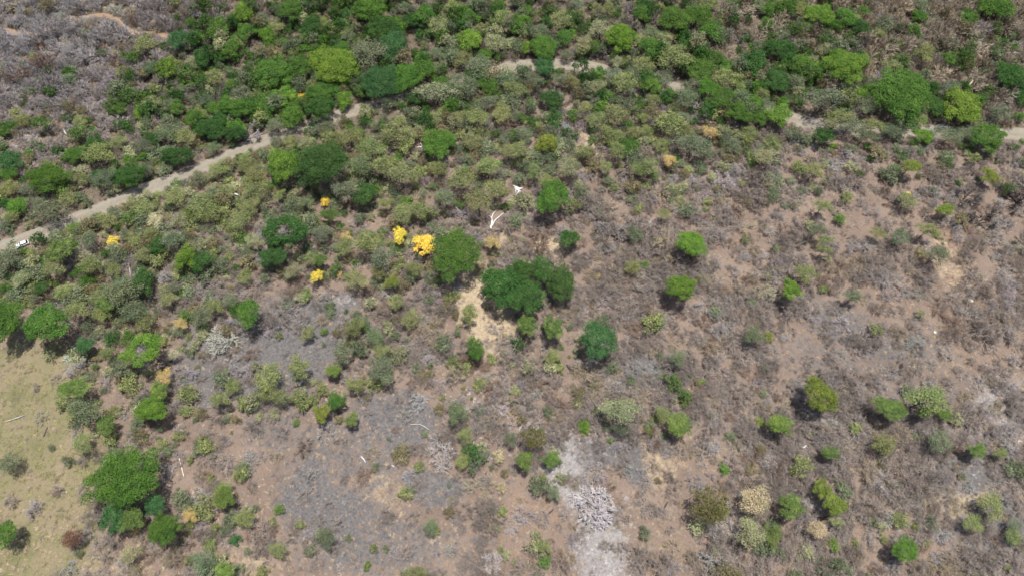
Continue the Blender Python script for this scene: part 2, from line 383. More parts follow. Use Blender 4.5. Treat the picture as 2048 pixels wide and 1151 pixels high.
def build_ground():
    far = np.array([1.5, 4, 9, 18, 35, 70, 130, 240, 420, 700, 1100, 1700, 2600, 4000, 6000.])
    xs = np.concatenate([-270-far[::-1], np.arange(-270, 270.1, 1.2), 270+far])
    ys = np.concatenate([-60-far[::-1], np.arange(-60, 310.1, 1.2), 310+far])
    X, Y = np.meshgrid(xs, ys); x = X.ravel(); y = Y.ravel()
    z = height(x, y)
    far_d = np.maximum(0, np.hypot(x, y-120)-420); z = z + np.minimum(far_d, 2500)*0.05*(fbm(x, y, 900, 5, 2))
    nx = len(xs); ny = len(ys); i = np.arange(nx*ny).reshape(ny, nx)
    f = np.stack([i[:-1, :-1].ravel(), i[:-1, 1:].ravel(), i[1:, 1:].ravel(), i[1:, :-1].ravel()], 1)
    me = mesh_np('ground', np.stack([x, y, z], 1), f, [ground_mat()], smooth=True)
    u, v, w = project(x, y, z)
    off = np.clip((np.hypot(x, y-120)-300)/100, 0, 1)
    u = np.clip(u + 45*(fbm(x, y, 14, 41)-.5)*2*0.5, -300, 2350); v = np.clip(v+45*(fbm(x, y, 14, 43)-.5)*2*0.5, -250, 1400)
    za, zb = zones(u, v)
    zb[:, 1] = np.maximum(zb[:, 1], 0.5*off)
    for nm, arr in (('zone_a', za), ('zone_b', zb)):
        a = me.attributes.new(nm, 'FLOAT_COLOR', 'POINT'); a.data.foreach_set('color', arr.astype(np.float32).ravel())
    tag(link('ground', me), kind='structure')
build_ground()

def ribbon(name, line, half, m, lift, edge_noise, ruts):
    t = np.gradient(line, axis=0); t /= np.linalg.norm(t, axis=1, keepdims=True); nrm = np.stack([-t[:, 1], t[:, 0]], 1)
    s = np.array([-1.12, -1, -.8, -.55, -.38, -.15, .15, .38, .55, .8, 1, 1.12]); n = len(line); k = len(s)
    hl = half*(1+edge_noise*(vnoise(line[:, 0], line[:, 1], 6, 77)-.5)*2); hr = half*(1+edge_noise*(vnoise(line[:, 0], line[:, 1], 6, 99)-.5)*2)
    V = np.zeros((n, k, 3)); wear = np.zeros((n, k))
    for j, a in enumerate(s):
        p = line+nrm*(a*np.where(a < 0, hl, hr))[:, None]; zz = base_h(p[:, 0], p[:, 1]) if ruts else height(p[:, 0], p[:, 1])
        dz = lift + (-0.05 if abs(abs(a)-.45) < .1 else 0.0) + (-lift-.25 if abs(a) > 1.05 else 0) + (0.06 if abs(a) == .8 and ruts else 0)
        V[:, j] = np.stack([p[:, 0], p[:, 1], zz+dz], 1)
        wear[:, j] = {1.12: .9, 1: .65, .8: .25, .55: 0, .38: 0, .15: .5}[abs(float(a))]*(0.5+vnoise(p[:, 0], p[:, 1], 4, 5))
    i = np.arange(n*k).reshape(n, k)
    f = np.stack([i[:-1, :-1].ravel(), i[1:, :-1].ravel(), i[1:, 1:].ravel(), i[:-1, 1:].ravel()], 1)
    me = mesh_np(name, V.reshape(-1, 3), f, [m], smooth=True)
    a = me.attributes.new('wear', 'FLOAT', 'POINT'); a.data.foreach_set('value', wear.astype(np.float32).ravel())
    tag(link(name, me), kind='structure')
ribbon('dirt_road', ROAD, 3.1, track_mat('road_dust', (0.195,0.176,0.142), (0.275,0.25,0.205), 0.8), 0.10, 0.22, True)
ribbon('trail', TRAIL, 1.25, track_mat('trail_earth', (0.22,0.145,0.095), (0.30,0.205,0.135), 0.8), 0.22, 0.35, False)

# ------------------------------------------------------------------ plant prototypes
BIG = [crown_mesh('crown', 100+i, LEAF, nl=64, nleaf=13000, leaf=.054, lobe=(.14, .24), flat=.6, rag=.14) for i in range(5)]
HUGE = [crown_mesh('crown', 120+i, LEAF, nl=120, nleaf=26000, leaf=.038, lobe=(.11, .22), flat=.6, rag=.24) for i in range(4)]
MED = [crown_mesh('crown', 130+i, LEAF, nl=30, nleaf=5200, leaf=.078, lobe=(.2, .33), flat=.66, rag=.17) for i in range(6)]
AIRY = [crown_mesh('crown', 160+i, LEAF, nl=24, nleaf=2600, leaf=.08, lobe=(.26, .40), flat=.7, rag=.22, shell=(.35, 1.12)) for i in range(6)]
RING = [crown_mesh('crown', 180+i, LEAF, nl=44, nleaf=8000, leaf=.06, lobe=(.16, .25), flat=.55, rag=.12, hole=.36) for i in range(2)]
FLOW = [crown_mesh('crown', 190+i, LEAF, nl=26, nleaf=2400, leaf=.10, lobe=(.2, .3), flat=.7, rag=.15, shell=(.5, 1.08)) for i in range(3)]
def trunk_mesh(seed, n=6, spread=.55):
    g = random.Random(seed); segs = []
    p = Vector((0, 0, -.12)); r = .05
    for z in (.15, .4, .6):
        q = Vector((g.gauss(0, .03), g.gauss(0, .03), z)); segs.append((p, q, r, r*.84)); p = q; r *= .84
    for i in range(n):
        a = 6.283*(i+g.uniform(-.3, .3))/n; e = p; rr = r*.7
        for s in range(3):
            q = Vector((math.cos(a)*spread*(s+1)/3, math.sin(a)*spread*(s+1)/3, .6+.16*(s+1)+g.gauss(0, .03))); segs.append((e, q, rr, rr*.65)); e = q; rr *= .65
    v, f = prisms([s[0][:] for s in segs], [s[1][:] for s in segs], [s[2] for s in segs], [s[3] for s in segs], 6)
    return mesh_np('trunk', v, f, [BARK], np.ones(len(v)), smooth=True)
TRUNK = [trunk_mesh(i) for i in range(4)]
BARE = [bare_mesh('branches', 300+i, BARK, nstem=7, levels=4, r0=.034, fork=(2, 4), twigs=3, lean=.62, thick_end=.012) for i in range(6)]
BARE_TREE = [bare_mesh('branches', 330+i, BARK, nstem=7, levels=4, r0=.06, fork=(2, 3), twigs=2, lean=.85, thick_end=.024) for i in range(4)]
WHITE_TREE = [bare_mesh('branches', 345+i, BARK, nstem=10, levels=4, r0=.045, fork=(2, 4), twigs=2, lean=.95, thick_end=.017) for i in range(3)]
BUSH = [mixed_mesh('bush', 360+i, LEAF, BARK, dict(nl=14, nleaf=900, leaf=.15, lobe=(.3, .45), flat=.75, rag=.25, shell=(.5, 1.08)), dict(nstem=5, levels=3, r0=.03, fork=(2, 3), twigs=1)) for i in range(6)]

COLS = {'L': (.130,.235,.030), 'V': (.080,.172,.026), 'D': (.046,.115,.024), 'T': (.052,.136,.043), 'O': (.215,.245,.092), 'P': (.29,.30,.16),
        'S': (.155,.188,.104), 'Y': (.72,.58,.085), 'F': (.50,.40,.16), 'N': (.12,.12,.035), 'R': (.16,.085,.055), 'G': (.185,.235,.042),
        'B': (.33,.305,.295), 'H': (.46,.40,.25), 'W': (.52,.50,.495), 'K': (.06,.055,.055), 'A': (.36,.31,.24)}
CNAME = {'L': 'bright lime green', 'V': 'vivid green', 'D': 'dark green', 'T': 'bluish green', 'O': 'olive green', 'P': 'pale olive', 'S': 'greyish green',
         'Y': 'bright yellow flowering', 'F': 'faded yellow', 'H': 'straw coloured', 'N': 'brownish olive', 'R': 'rusty brown', 'G': 'yellow green',
         'B': 'grey leafless', 'W': 'whitish leafless', 'K': 'blackened leafless', 'A': 'tan leafless'}
KNAME = {'H': 'faded_flowering_tree', 'Y': 'yellow_flowering_tree', 'F': 'faded_flowering_tree', 'B': 'leafless_tree', 'W': 'leafless_tree', 'K': 'burnt_tree', 'A': 'leafless_tree'}
# crown centre x y, crown width and height on the survey sheet, colour code | label | landmark phrase
TREES = """
487 28 40 56 L|lime green tree touching the top edge beside the brown trail wood|the lime tree nearest the trail
358 81 44 48 T|bluish green round tree at the end of the brown trail|the bluish tree ending the trail
335 137 48 54 L|lime green tree with a dry patch, below the bluish tree by the trail|the lime tree with dry patch
437 58 48 62 V
408 118 44 46 D
462 100 48 44 V
95 357 90 58 V|wide dark green tree at far left above the road|the wide green tree above the road
260 352 62 52 D|dense dark green tree casting shadow onto the left stretch of road|the tree shading the left road
422 258 62 48 D
475 215 74 44 V
402 228 34 28 O
283 224 32 38 L
236 217 38 32 V
355 312 62 42 D
150 310 42 42 V
200 308 72 52 O
8 262 30 32 V
22 322 46 52 T
255 318 28 24 L
290 312 30 26 V
332 272 50 42 S
305 278 40 38 D
388 236 44 38 V
440 240 44 40 D
470 268 50 36 D
372 275 50 40 O
670 130 94 98 L|large round lime green tree standing above the road, left of centre|the large round lime tree
536 72 36 48 L
585 20 62 52 V
622 56 44 48 D
740 20 74 52 V
762 58 64 58 D
737 108 76 72 S
785 92 60 72 T
760 165 84 74 T
812 156 62 72 V
848 140 44 52 V
940 80 50 54 L|lime green tree above the road, right of the big round lime tree|the lime tree above road centre
970 110 32 28 V
545 146 78 72 V
600 136 54 62 V
572 165 40 36 D
606 190 26 16 Y|small yellow flowering tree in the green wood above the road|the yellow tree above the road
568 192 52 48 L
640 188 62 50 V
690 200 34 48 L
640 216 62 52 D
585 236 52 46 V
530 215 44 62 V
552 250 44 34 S
735 240 22 22 V|small vivid green bush on the lower verge of the middle road
643 328 98 102 D|large dense dark green tree below the road, beside a yellower lime tree|the large dark tree below road
567 331 62 78 L|yellowish lime tree touching the large dark green tree below the road|
876 287 68 68 V|vivid green round tree with small bare gap, below the middle road|the round vivid tree below road
872 186 78 46 P
958 136 62 60 S
980 176 42 42 V
955 236 56 36 O
870 236 38 36 O
792 266 62 52 O
700 275 62 40 O
742 298 62 52 O
775 332 62 46 O
722 332 52 46 S
800 348 62 42 O
925 360 62 46 O
818 275 38 52 O
890 395 50 36 S
690 380 60 44 S
730 388 44 52 D
880 52 50 46 O
905 20 46 42 O
850 30 50 46 V
1000 40 52 46 O
1040 50 52 46 V
990 85 44 44 P
1088 94 56 58 V|vivid green tree directly above the visible pale middle road|the vivid tree above pale road
1050 96 30 30 L
1240 76 62 64 L|bright green rounded tree above the road, upper centre right|the bright round upper tree
1146 66 20 26 V
1302 96 52 52 V
1350 40 64 62 V
1395 32 62 52 V
1424 64 52 50 V
1348 118 78 62 O
1366 128 36 36 V
1285 28 44 42 V
1198 148 34 38 V|green shrub standing at the right end of the visible pale road
1170 157 24 24 V
1303 170 44 44 L|yellowish green tree beside the hidden bend of the road
1248 166 58 52 O
1400 142 62 62 V
1422 118 52 42 V
1452 156 62 42 O
1090 136 46 42 T|grey blue shrub standing in the middle of the pale road
1442 196 60 50 V
1482 226 62 50 V
1372 196 52 50 S
1522 234 32 40 V
1506 130 52 72 D
1200 60 50 50 P
1120 40 52 46 O
1170 90 46 44 P
1465 95 50 50 A
1440 110 44 40 A
1230 230 54 54 O
1214 266 38 36 O
1342 250 64 62 O
1286 236 32 36 O
1260 292 42 38 V
1234 302 42 36 O
1092 288 46 44 G|yellow green bush in dry ground under the road crest
1136 335 48 46 P
1338 322 30 30 F|faded yellow tree right of the olive cluster under the road bend|the faded yellow tree mid right
1420 265 38 28 F|faded yellow tree nearest the right hand road verge
1452 358 46 50 W|pale whitish leafless shrub under the right hand faded yellow trees|the pale whitish leafless shrub
1105 394 74 64 V|rounded vivid green tree right of the bleached fallen wood|the green tree by bleached wood
1385 290 72 52 S
1638 28 60 50 L|bright green tree at the top edge, upper right|the bright tree at top right
1612 53 32 26 V
1692 36 44 50 V
1990 14 72 58 V|vivid green tree cut by the top edge near the right corner|the green tree in top corner
1688 132 94 78 L|large flat lime green tree right of the dark grove, upper right|the large flat lime tree
1805 192 112 128 V|largest deep green tree above the right hand road|the largest deep green tree
1922 215 76 92 L|olive lime tree with a bleached snag leaning over it|the lime tree under the snag
1975 275 66 68 V|vivid green tree overhanging the far right end of the road|the tree overhanging right road
1557 232 48 56 L|bright green rounded tree standing on the verge beside the right hand road|the bright tree on right verge
1847 274 38 42 L|small bright lime green tree on the lower verge of the right road|the small lime verge tree
1722 187 38 32 L
1650 200 92 52 S
1735 212 46 46 S
1676 238 72 40 O
1648 272 46 38 D
1668 290 22 14 L
1562 100 62 52 D
1602 130 52 52 V
1552 162 54 62 D
1590 165 46 46 S
1870 216 40 52 D
2020 150 62 62 D
2042 192 36 52 D
1780 262 50 30 S
1730 272 50 30 S
1900 272 60 34 S
1822 332 46 26 G|yellow green bush in the dry field under the small lime verge tree
1978 353 34 38 G|yellow green bush near the right edge below the road|the yellow green right edge bush
1670 326 44 32 W|spidery white leafless tree on the dry slope under the right road
1890 140 74 52 A|wide tan leafless tree between the largest green tree and the snag
1840 60 50 44 A
1780 50 50 44 A
1600 90 44 40 A
1900 60 60 46 A
1960 90 60 50 A
1760 150 44 40 B
1560 30 60 50 A
12 642 64 92 V|dark vivid green tree cut by the left edge|the green tree on left edge
94 646 82 82 V|spreading olive green tree beside the tree on the left edge|the spreading tree near left edge
284 698 80 66 L|vivid green tree with a bare grey hole in its crown|the green tree with bare hole
497 627 50 58 V|compact vivid green tree with a black shadow on its right|the compact vivid tree
372 517 40 56 L|lime green upright tree with dark crown behind it, left of centre|the upright lime tree
402 522 48 46 D
422 497 20 22 V
250 588 76 70 S
284 570 44 70 D
272 622 60 50 S
215 606 40 40 V
178 530 46 36 O
120 500 52 50 V
110 536 52 42 O
148 456 32 22 L
46 500 24 16 V|small green bush in front of the white car
226 480 26 24 Y|bright yellow flowering tree nearest the lower left road|the yellow tree nearest the car
312 440 36 46 H|pale yellow tree standing under the left road|the pale yellow tree near road
362 647 32 24 F|faded yellow tree above the green tree with bare hole|
330 751 38 34 F|golden faded tree below the green tree with bare hole|the golden tree under bare hole
346 708 30 22 H
400 438 14 14 F
490 555 32 32 O
430 612 38 42 O
402 632 44 46 S
440 680 62 62 W|broad pale leafless tree left of the compact vivid tree|the broad pale leafless tree
83 575 30 28 D
290 642 44 42 O
347 482 44 44 S
145 712 52 46 W
170 690 38 38 T
35 412 40 38 V
100 424 72 52 S
215 442 44 38 O
404 410 62 52 O
422 428 54 44 O
350 395 50 40 O
480 440 50 46 O
500 415 46 40 O
849 490 46 46 Y|largest yellow flowering tree beside the broad vivid green tree|the largest yellow tree
800 471 32 40 Y|yellow flowering tree just left of the largest yellow one|
650 404 20 28 Y|small yellow flowering tree below the large dark green tree|the small upper yellow tree
633 552 30 26 Y|brightest yellow flowering tree, lowest of the central yellow trees|the brightest yellow tree
692 473 22 26 F|small golden tree between the small upper and largest yellow trees|
679 549 14 20 F
985 485 34 36 F|faded golden scrub tree right of the broad vivid green tree|
912 508 106 92 V|broad vivid green tree touching the largest yellow tree|the broad vivid green tree
1003 574 78 90 D|left crown of the dense dark green grove on straw ground|the dark green central grove
1050 592 78 72 D|lower middle crown of the dense dark green central grove|
1084 538 50 54 D|upper crown of the dense dark green central grove|
1122 566 58 74 D|right hand crown of the dense dark green central grove|
1040 545 60 50 D|inner crown of the dense dark green central grove|
570 462 86 72 D|dark green tree with a bare grey patch, left of the yellow trees|the dark tree with grey patch
545 512 56 42 D
735 484 62 42 O
766 512 48 58 S
640 520 30 30 V
712 560 52 42 O
783 565 30 30 G
757 546 32 32 O
612 588 24 30 V
708 655 42 40 O
617 666 32 34 O
648 662 16 22 V
685 706 48 50 S
598 736 52 56 O
537 756 52 62 O
667 742 32 26 L
712 770 46 36 O
820 638 42 36 O
938 628 42 40 O
950 697 38 46 V|small dark vivid tree on bare soil below the straw ground|the small vivid tree below straw
958 404 62 52 O|olive tree left of the bleached fallen wood|
990 378 56 40 O
840 420 46 40 O
660 430 42 26 V
1383 487 54 58 L|bright lime green tree alone on the dry slope, upper of two|the upper lone lime tree
1362 574 60 50 L|bright lime green tree with a large black shadow beneath it|the lime tree over black shadow
1197 680 70 80 T|square bluish green tree standing alone in the centre right|the square bluish tree
1138 477 46 38 D|dark green bush right of the pale straw patch above the grove|
1055 650 42 42 V
1107 655 42 52 V
1106 712 32 36 O
1118 735 24 24 O
1198 552 16 20 F|tiny faded yellow bush right of the dark green grove|
1212 598 44 40 W|white trunked leafless tree just above the square bluish tree|the white trunked tree
1328 428 32 24 O
1318 483 22 24 V
1290 530 20 24 V
1264 534 34 34 O
1270 470 34 36 S
1508 670 44 42 S
1537 673 22 24 G|small yellow green bush joined to a grey bush on the right slope|the yellow green slope bush
1355 715 38 38 S
1402 763 26 16 L
1581 580 40 46 L|small lime green tree with black shadow alone on the right slope|the small lone lime tree
1553 497 18 20 L
1645 412 42 34 O
1680 438 26 28 V
1635 460 44 26 S
1650 480 36 20 O
1648 500 36 22 O
1610 548 46 46 O
1813 402 34 40 O|olive bush with a yellow top on the right slope|the olive bush with yellow top
1815 386 14 10 Y
1890 420 36 26 G
1935 396 48 40 K|blackened spreading tree near the right edge|the blackened spreading tree
1965 440 50 40 K
2040 400 40 44 K
1755 467 34 28 O
1855 460 46 36 O
1800 475 42 36 S
1875 510 52 42 S
1706 592 42 28 S
1648 577 24 20 O
1790 590 46 28 B
1912 586 46 28 B
1755 424 52 38 B
1740 490 46 36 B
250 955 120 136 V|very large spreading vivid green tree at the lower left|the very large lower left tree
226 1034 50 62 T|bluish green tree under the very large lower left tree|
264 1036 46 54 V
310 1008 42 42 T
328 1058 62 60 V|green tree right of and below the very large lower left tree|
303 818 60 50 L|bright green tree with a lobed crown above the very large tree|the lobed bright tree
318 782 36 40 L
213 850 40 38 V
165 886 42 44 O
380 1030 32 32 F|golden yellow tree right of the very large lower left tree|the golden lower left tree
286 1045 16 14 F
272 1062 18 14 F
12 1066 50 48 V|vivid green tree cut by the left edge in the pasture|the pasture edge tree
450 1140 42 32 L
405 1124 52 48 S
490 1036 42 40 O
450 996 42 46 V
440 798 44 40 O
488 806 28 40 O
20 926 42 42 S
146 776 62 42 V
172 822 72 52 S
332 940 34 32 W
395 992 46 34 W
145 1076 42 42 R|rusty brown bush at the edge of the lower left pasture|
176 1070 42 46 B
470 1078 26 26 T
645 826 34 40 G|yellow lime bush joined to a greener bush on bare soil|the yellow lime bush
671 803 38 34 V|vivid green bush joined to the yellow lime bush|
562 794 42 32 O
535 785 36 34 O
704 838 32 28 V
592 845 14 18 V
915 826 52 46 S
930 870 34 38 O
925 922 32 32 O
838 932 26 22 O
1005 815 36 32 W
997 912 26 30 H
1003 973 20 26 H
558 1018 24 24 V
545 1046 22 20 L
600 1048 22 20 O
652 1076 36 46 S
735 1130 20 20 V
1005 1022 20 24 O
830 1145 62 24 O
837 800 36 34 W
765 740 60 56 S
1068 875 56 44 N|dense olive bush at the head of the pale ash strip|the olive bush above ash
1103 918 34 30 V
1048 920 40 38 V
1168 853 24 34 L|small lime green bush above the pale ash ground|
1240 820 78 56 P|broad pale olive bush on the lower slope, right of centre|the broad pale olive bush
1242 858 40 26 S
1222 878 16 18 L
1356 850 46 52 V
1326 828 36 34 O
1298 860 24 22 V
1326 872 20 18 V
1372 795 28 40 V
1190 1006 86 84 W|large white leafless tree spreading over pale ash ground|the large white leafless tree
1418 1010 74 80 N|brownish olive tree with a dark shadow at its left|the brownish olive tree
1508 1000 62 62 H|straw coloured round tree beside the brownish olive tree|the straw coloured round tree
1090 1122 28 30 V
1105 982 34 44 S
1522 844 26 24 G
1500 1066 62 60 P
1460 1060 40 40 W
1425 1118 60 50 B
1640 790 70 62 G|yellow green dense tree on the lower right slope|the yellow green dense tree
1558 848 50 40 L
1643 976 36 40 G|upper lobe of the mustard green tree beside a strip of white rock|
1668 1008 46 48 G|mustard green tree beside a strip of white rock|the mustard green tree
1580 1012 50 50 V
1780 816 62 46 V
1852 798 92 60 O
1890 830 30 20 L
1850 822 42 22 V
1765 888 46 46 O
1660 905 38 28 V
1955 900 38 30 V
2000 906 36 22 O
1980 1010 52 62 O
1945 1046 42 40 O
2027 1072 34 34 O
1810 1098 54 44 V|vivid green bush alone near the lower right bottom edge|the bottom right green bush
1835 1053 20 20 G
1853 1083 18 16 O
1545 1070 36 50 V
1635 1058 42 36 H
1667 1088 22 30 V
1748 1043 22 22 L
1775 1035 42 36 W
1712 1085 20 18 O
1885 1068 40 30 W
1690 640 50 40 B
1830 680 46 34 B
905 178 50 36 S
940 172 46 40 S
968 158 44 44 V
835 196 42 30 D
1228 152 44 40 S
1265 148 44 40 S
1290 152 40 40 D
1325 158 44 40 S
1385 172 46 40 S
1415 176 50 44 V
1480 196 46 40 S
1506 206 44 40 V
1532 212 40 36 S
1625 240 40 30 B
1700 252 60 34 S
1748 252 50 36 O
1790 252 44 30 S
1880 258 50 34 B
1935 268 44 34 S
850 190 46 34 S
885 170 44 36 V
915 160 46 40 S
945 152 40 36 D
495 262 64 62 B|broad grey leafless tree leaning over the upper left road|the leafless tree over road
655 252 34 26 S
1060 158 50 34 S
1010 160 52 40 S
1120 160 40 30 S
1030 178 56 36 O
975 205 50 30 S
"""
# ------------------------------------------------------------------ trees and bushes on the survey sheet
THINGS = []          # every countable plant: dict(obj, u, v, w, code, noun, label, lm)
def gsd(u, v, z):
    x, y, g = on_plane(np.array([u*1.0]), np.array([v*1.0]), z)
    p = np.array([x[0], y[0], g[0]+z])-C0
    return (p@FWD)/FOC
def vary(c, s=.12):
    k = 1+rng.normal(0, s*.7); return tuple(float(np.clip(a*k*(1+rng.normal(0, s*.4)), 0, 1)) for a in c)
OCC = []             # x, y, crown radius of each placed plant
def add_plant(u, v, w, h, code, label='', lm='', detail=True):
    leafless = code in 'BWKA'
    m0 = gsd(u, v, 4.0); wid = w*m0; hc = wid*float(np.clip(.78-.003*(w-50), .45, .78))*(0.6 if v < 300 or (u < 520 and v < 470) else 1.28 if (v > 440 and code in 'LVTNG' and w < 90) else 1.0)
    if leafless: hc = wid*.30
    elif w < 30: hc = wid*.42
    x, y, z = (float(a[0]) for a in on_plane(np.array([u*1.0]), np.array([v*1.0]), hc))
    sx, sy = wid/2, h*m0/2
    OCC.append((x, y, max(sx, sy)))
    base = COLS[code]
    if code in 'VL' and w < 66 and v > 420 and not label: base = tuple(.62*a+.38*b for a, b in zip(base, COLS['O']))
    if code == 'W' and w < 70: base = (.40, .375, .365)
    col = vary(base, .10)
    rz = random.choice((0, math.pi))+random.uniform(-.25, .25)
    if abs(w-h) < .15*w: rz = random.uniform(0, 6.28)
    noun = 'tree' if (w >= 32 and code not in 'OPSNRG') or w >= 48 else 'bush'
    if leafless:
        noun = 'tree' if w >= 40 else 'shrub'
        big = w >= 58 or (code == 'K')
        o = link(KNAME[code] if noun == 'tree' else 'leafless_shrub', random.choice(WHITE_TREE if code == 'W' else BARE_TREE if big else BARE), None, (x, y, z-.05), col)
        o.rotation_euler = (0, 0, rz); k = 1.12 if code == 'W' else 1.5 if code == 'K' else 1.0; o.scale = (sx*k, sy*k, (sx+sy)/2*.8*k)
    elif w < 30:
        nm = KNAME.get(code, 'leafy_bush') if noun == 'tree' or code in 'YFH' else 'leafy_bush'
        o = link(nm, random.choice(BUSH), None, (x, y, z-.05), col)
        o.rotation_euler = (0, 0, rz); o.scale = (sx, sy, (sx+sy)/2*.95)
    else:
        nm = KNAME.get(code, 'leafy_tree' if noun == 'tree' else 'leafy_bush')
        o = link(nm, None, None, (x, y, z))
        t = link('trunk', random.choice(TRUNK), o, (0, 0, 0), vary((.19, .16, .135)))
        t.scale = (sx*1.0, sy*1.0, hc*1.02); t.rotation_euler = (0, 0, random.uniform(0, 6))
        t.scale = (sx, sx, hc)
        if 'a bare grey hole' in label or 'a bare grey patch' in label: pool = RING
        elif code == 'Y': pool = FLOW
        elif code in 'OPSNRFH': pool = AIRY
        elif w >= 84: pool = HUGE
        elif w >= 54: pool = BIG
        else: pool = MED
        c = link('crown', random.choice(pool), o, (0, 0, hc-.12*sx), col)
        c.scale = (sx, sy, (sx+sy)/2*random.uniform(.85, 1.1)); c.rotation_euler = (0, 0, rz)
        if pool is RING:
            b = link('bare_branches', random.choice(BARE), o, (0, 0, hc*.7), COLS['B']); b.scale = (sx*.5, sx*.5, sx*.55)
    THINGS.append(dict(o=o, u=u, v=v, w=w, code=code, noun=noun, label=label, lm=lm, hand=True))
for row in TREES.strip().split('\n'):
    a = row.split('|'); q = a[0].split()
    add_plant(*map(float, q[:4]), q[4], a[1] if len(a) > 1 else '', a[2] if len(a) > 2 else '')

# ------------------------------------------------------------------ scattered scrub
GRID = {'B': '9996322334566787 9973211444455677 6532124565686567 4455455578875567 5566665367775456 3564456465666545 1554324555778888 1444213412366766 1444213412355555',
        'O': '1113446776644432 2246546666664432 4657777665753211 6787665421112121 6764333211110000 2442233221110000 0432211212211120 0122001210012111 0122110110022111',
        'G': '0015797766656544 1379999656778664 6663332112222342 4332321110000000 4421110000000000 1110000010000000 0000000101201110 0000000000000001 0000000000000000'}
GRID = {k: np.array([[int(c) for c in r] for r in s.split()], float) for k, s in GRID.items()}
def dens(k, u, v):
    g = GRID[k]; x = np.clip(u/128-.5, 0, 14.999); y = np.clip(v/128-.5, 0, 7.999)
    i = x.astype(int); j = y.astype(int); fx = x-i; fy = y-j
    return (g[j, i]*(1-fx)+g[j, i+1]*fx)*(1-fy)+(g[j+1, i]*(1-fx)+g[j+1, i+1]*fx)*fy
def sample(n, marg=130):
    u = rng.uniform(-marg, PW+marg, n); v = rng.uniform(-marg*1.6, PH+marg, n)
    x, y, z = on_plane(u, v, 0); return u, v, x, y, z
def clear_of_tracks(x, y, r):
    return (dist_line(x, y, ROAD) > 2.7+r*.48) & (dist_line(x, y, TRAIL) > 1.2+r*.42)
def bare_tint(u, v, n):
    k = rng.uniform(.8, 1.42, n)[:, None]
    c = np.tile(np.array([[.262, .222, .195]]), (n, 1))
    ul = np.clip((520-u)/400, 0, 1)*np.clip((330-v)/200, 0, 1)
    ur = np.clip((u-1250)/250, 0, 1)*np.clip((260-v)/120, 0, 1)
    c = c*(1-ul[:, None])+np.array([.36, .335, .33])*ul[:, None]; c = c*(1-ur[:, None])+np.array([.37, .31, .235])*ur[:, None]
    p = rng.random(n); c[p < .08] = (.22, .155, .12); c[p > .92] = (.34, .31, .295); c[(p > .82) & (p < .90)] = (.33, .27, .19)
    return np.clip(c*k, 0, 1)
for cu, cv, cr in ((990,440,7.5),(1037,386,7.5),(40,838,5),(1940,168,4),(838,291,4),(45,486,8.5),(330,751,3),(380,1030,3),(1338,322,4),(1420,265,4),(312,440,4),(650,404,3.5),(226,480,4),(692,473,3),(840,850,5),(1212,615,6),(258,540,3.5),(472,389,3)):
    cx, cy, _ = on_plane(np.array([cu*1.0]), np.array([cv*1.0]), 0); OCC.append((float(cx[0]), float(cy[0]), cr))
# countable ones
def scatter_things(n, key, codes, wr, need_gap, pw=1.2):
    u, v, x, y, z = sample(9000, -6); d = dens(key, u, v)/9
    ok = rng.random(len(u)) < d**pw; made = 0
    for i in np.where(ok)[0]:
        if made >= n: break
        w = float(np.clip(rng.gamma(6, (wr[1]-wr[0])/9)+wr[0]-4, wr[0], wr[1]))
        r = w*.17/2
        if not clear_of_tracks(x[i:i+1], y[i:i+1], r*1.1)[0]: continue
        if any((x[i]-a)**2+(y[i]-b)**2 < (need_gap*(c+r))**2 for a, b, c in OCC): continue
        add_plant(float(u[i]), float(v[i])-w*.1, w, w*rng.uniform(.8, 1.1), rng.choice(list(codes)), detail=False); made += 1
scatter_things(120, 'G', 'VVDVSSO', (24, 46), .6, 2.6)
scatter_things(170, 'O', 'OOSPOOS', (24, 50), .66, 2.3)
scatter_things(235, 'B', 'BBBBBABB', (24, 48), .66)

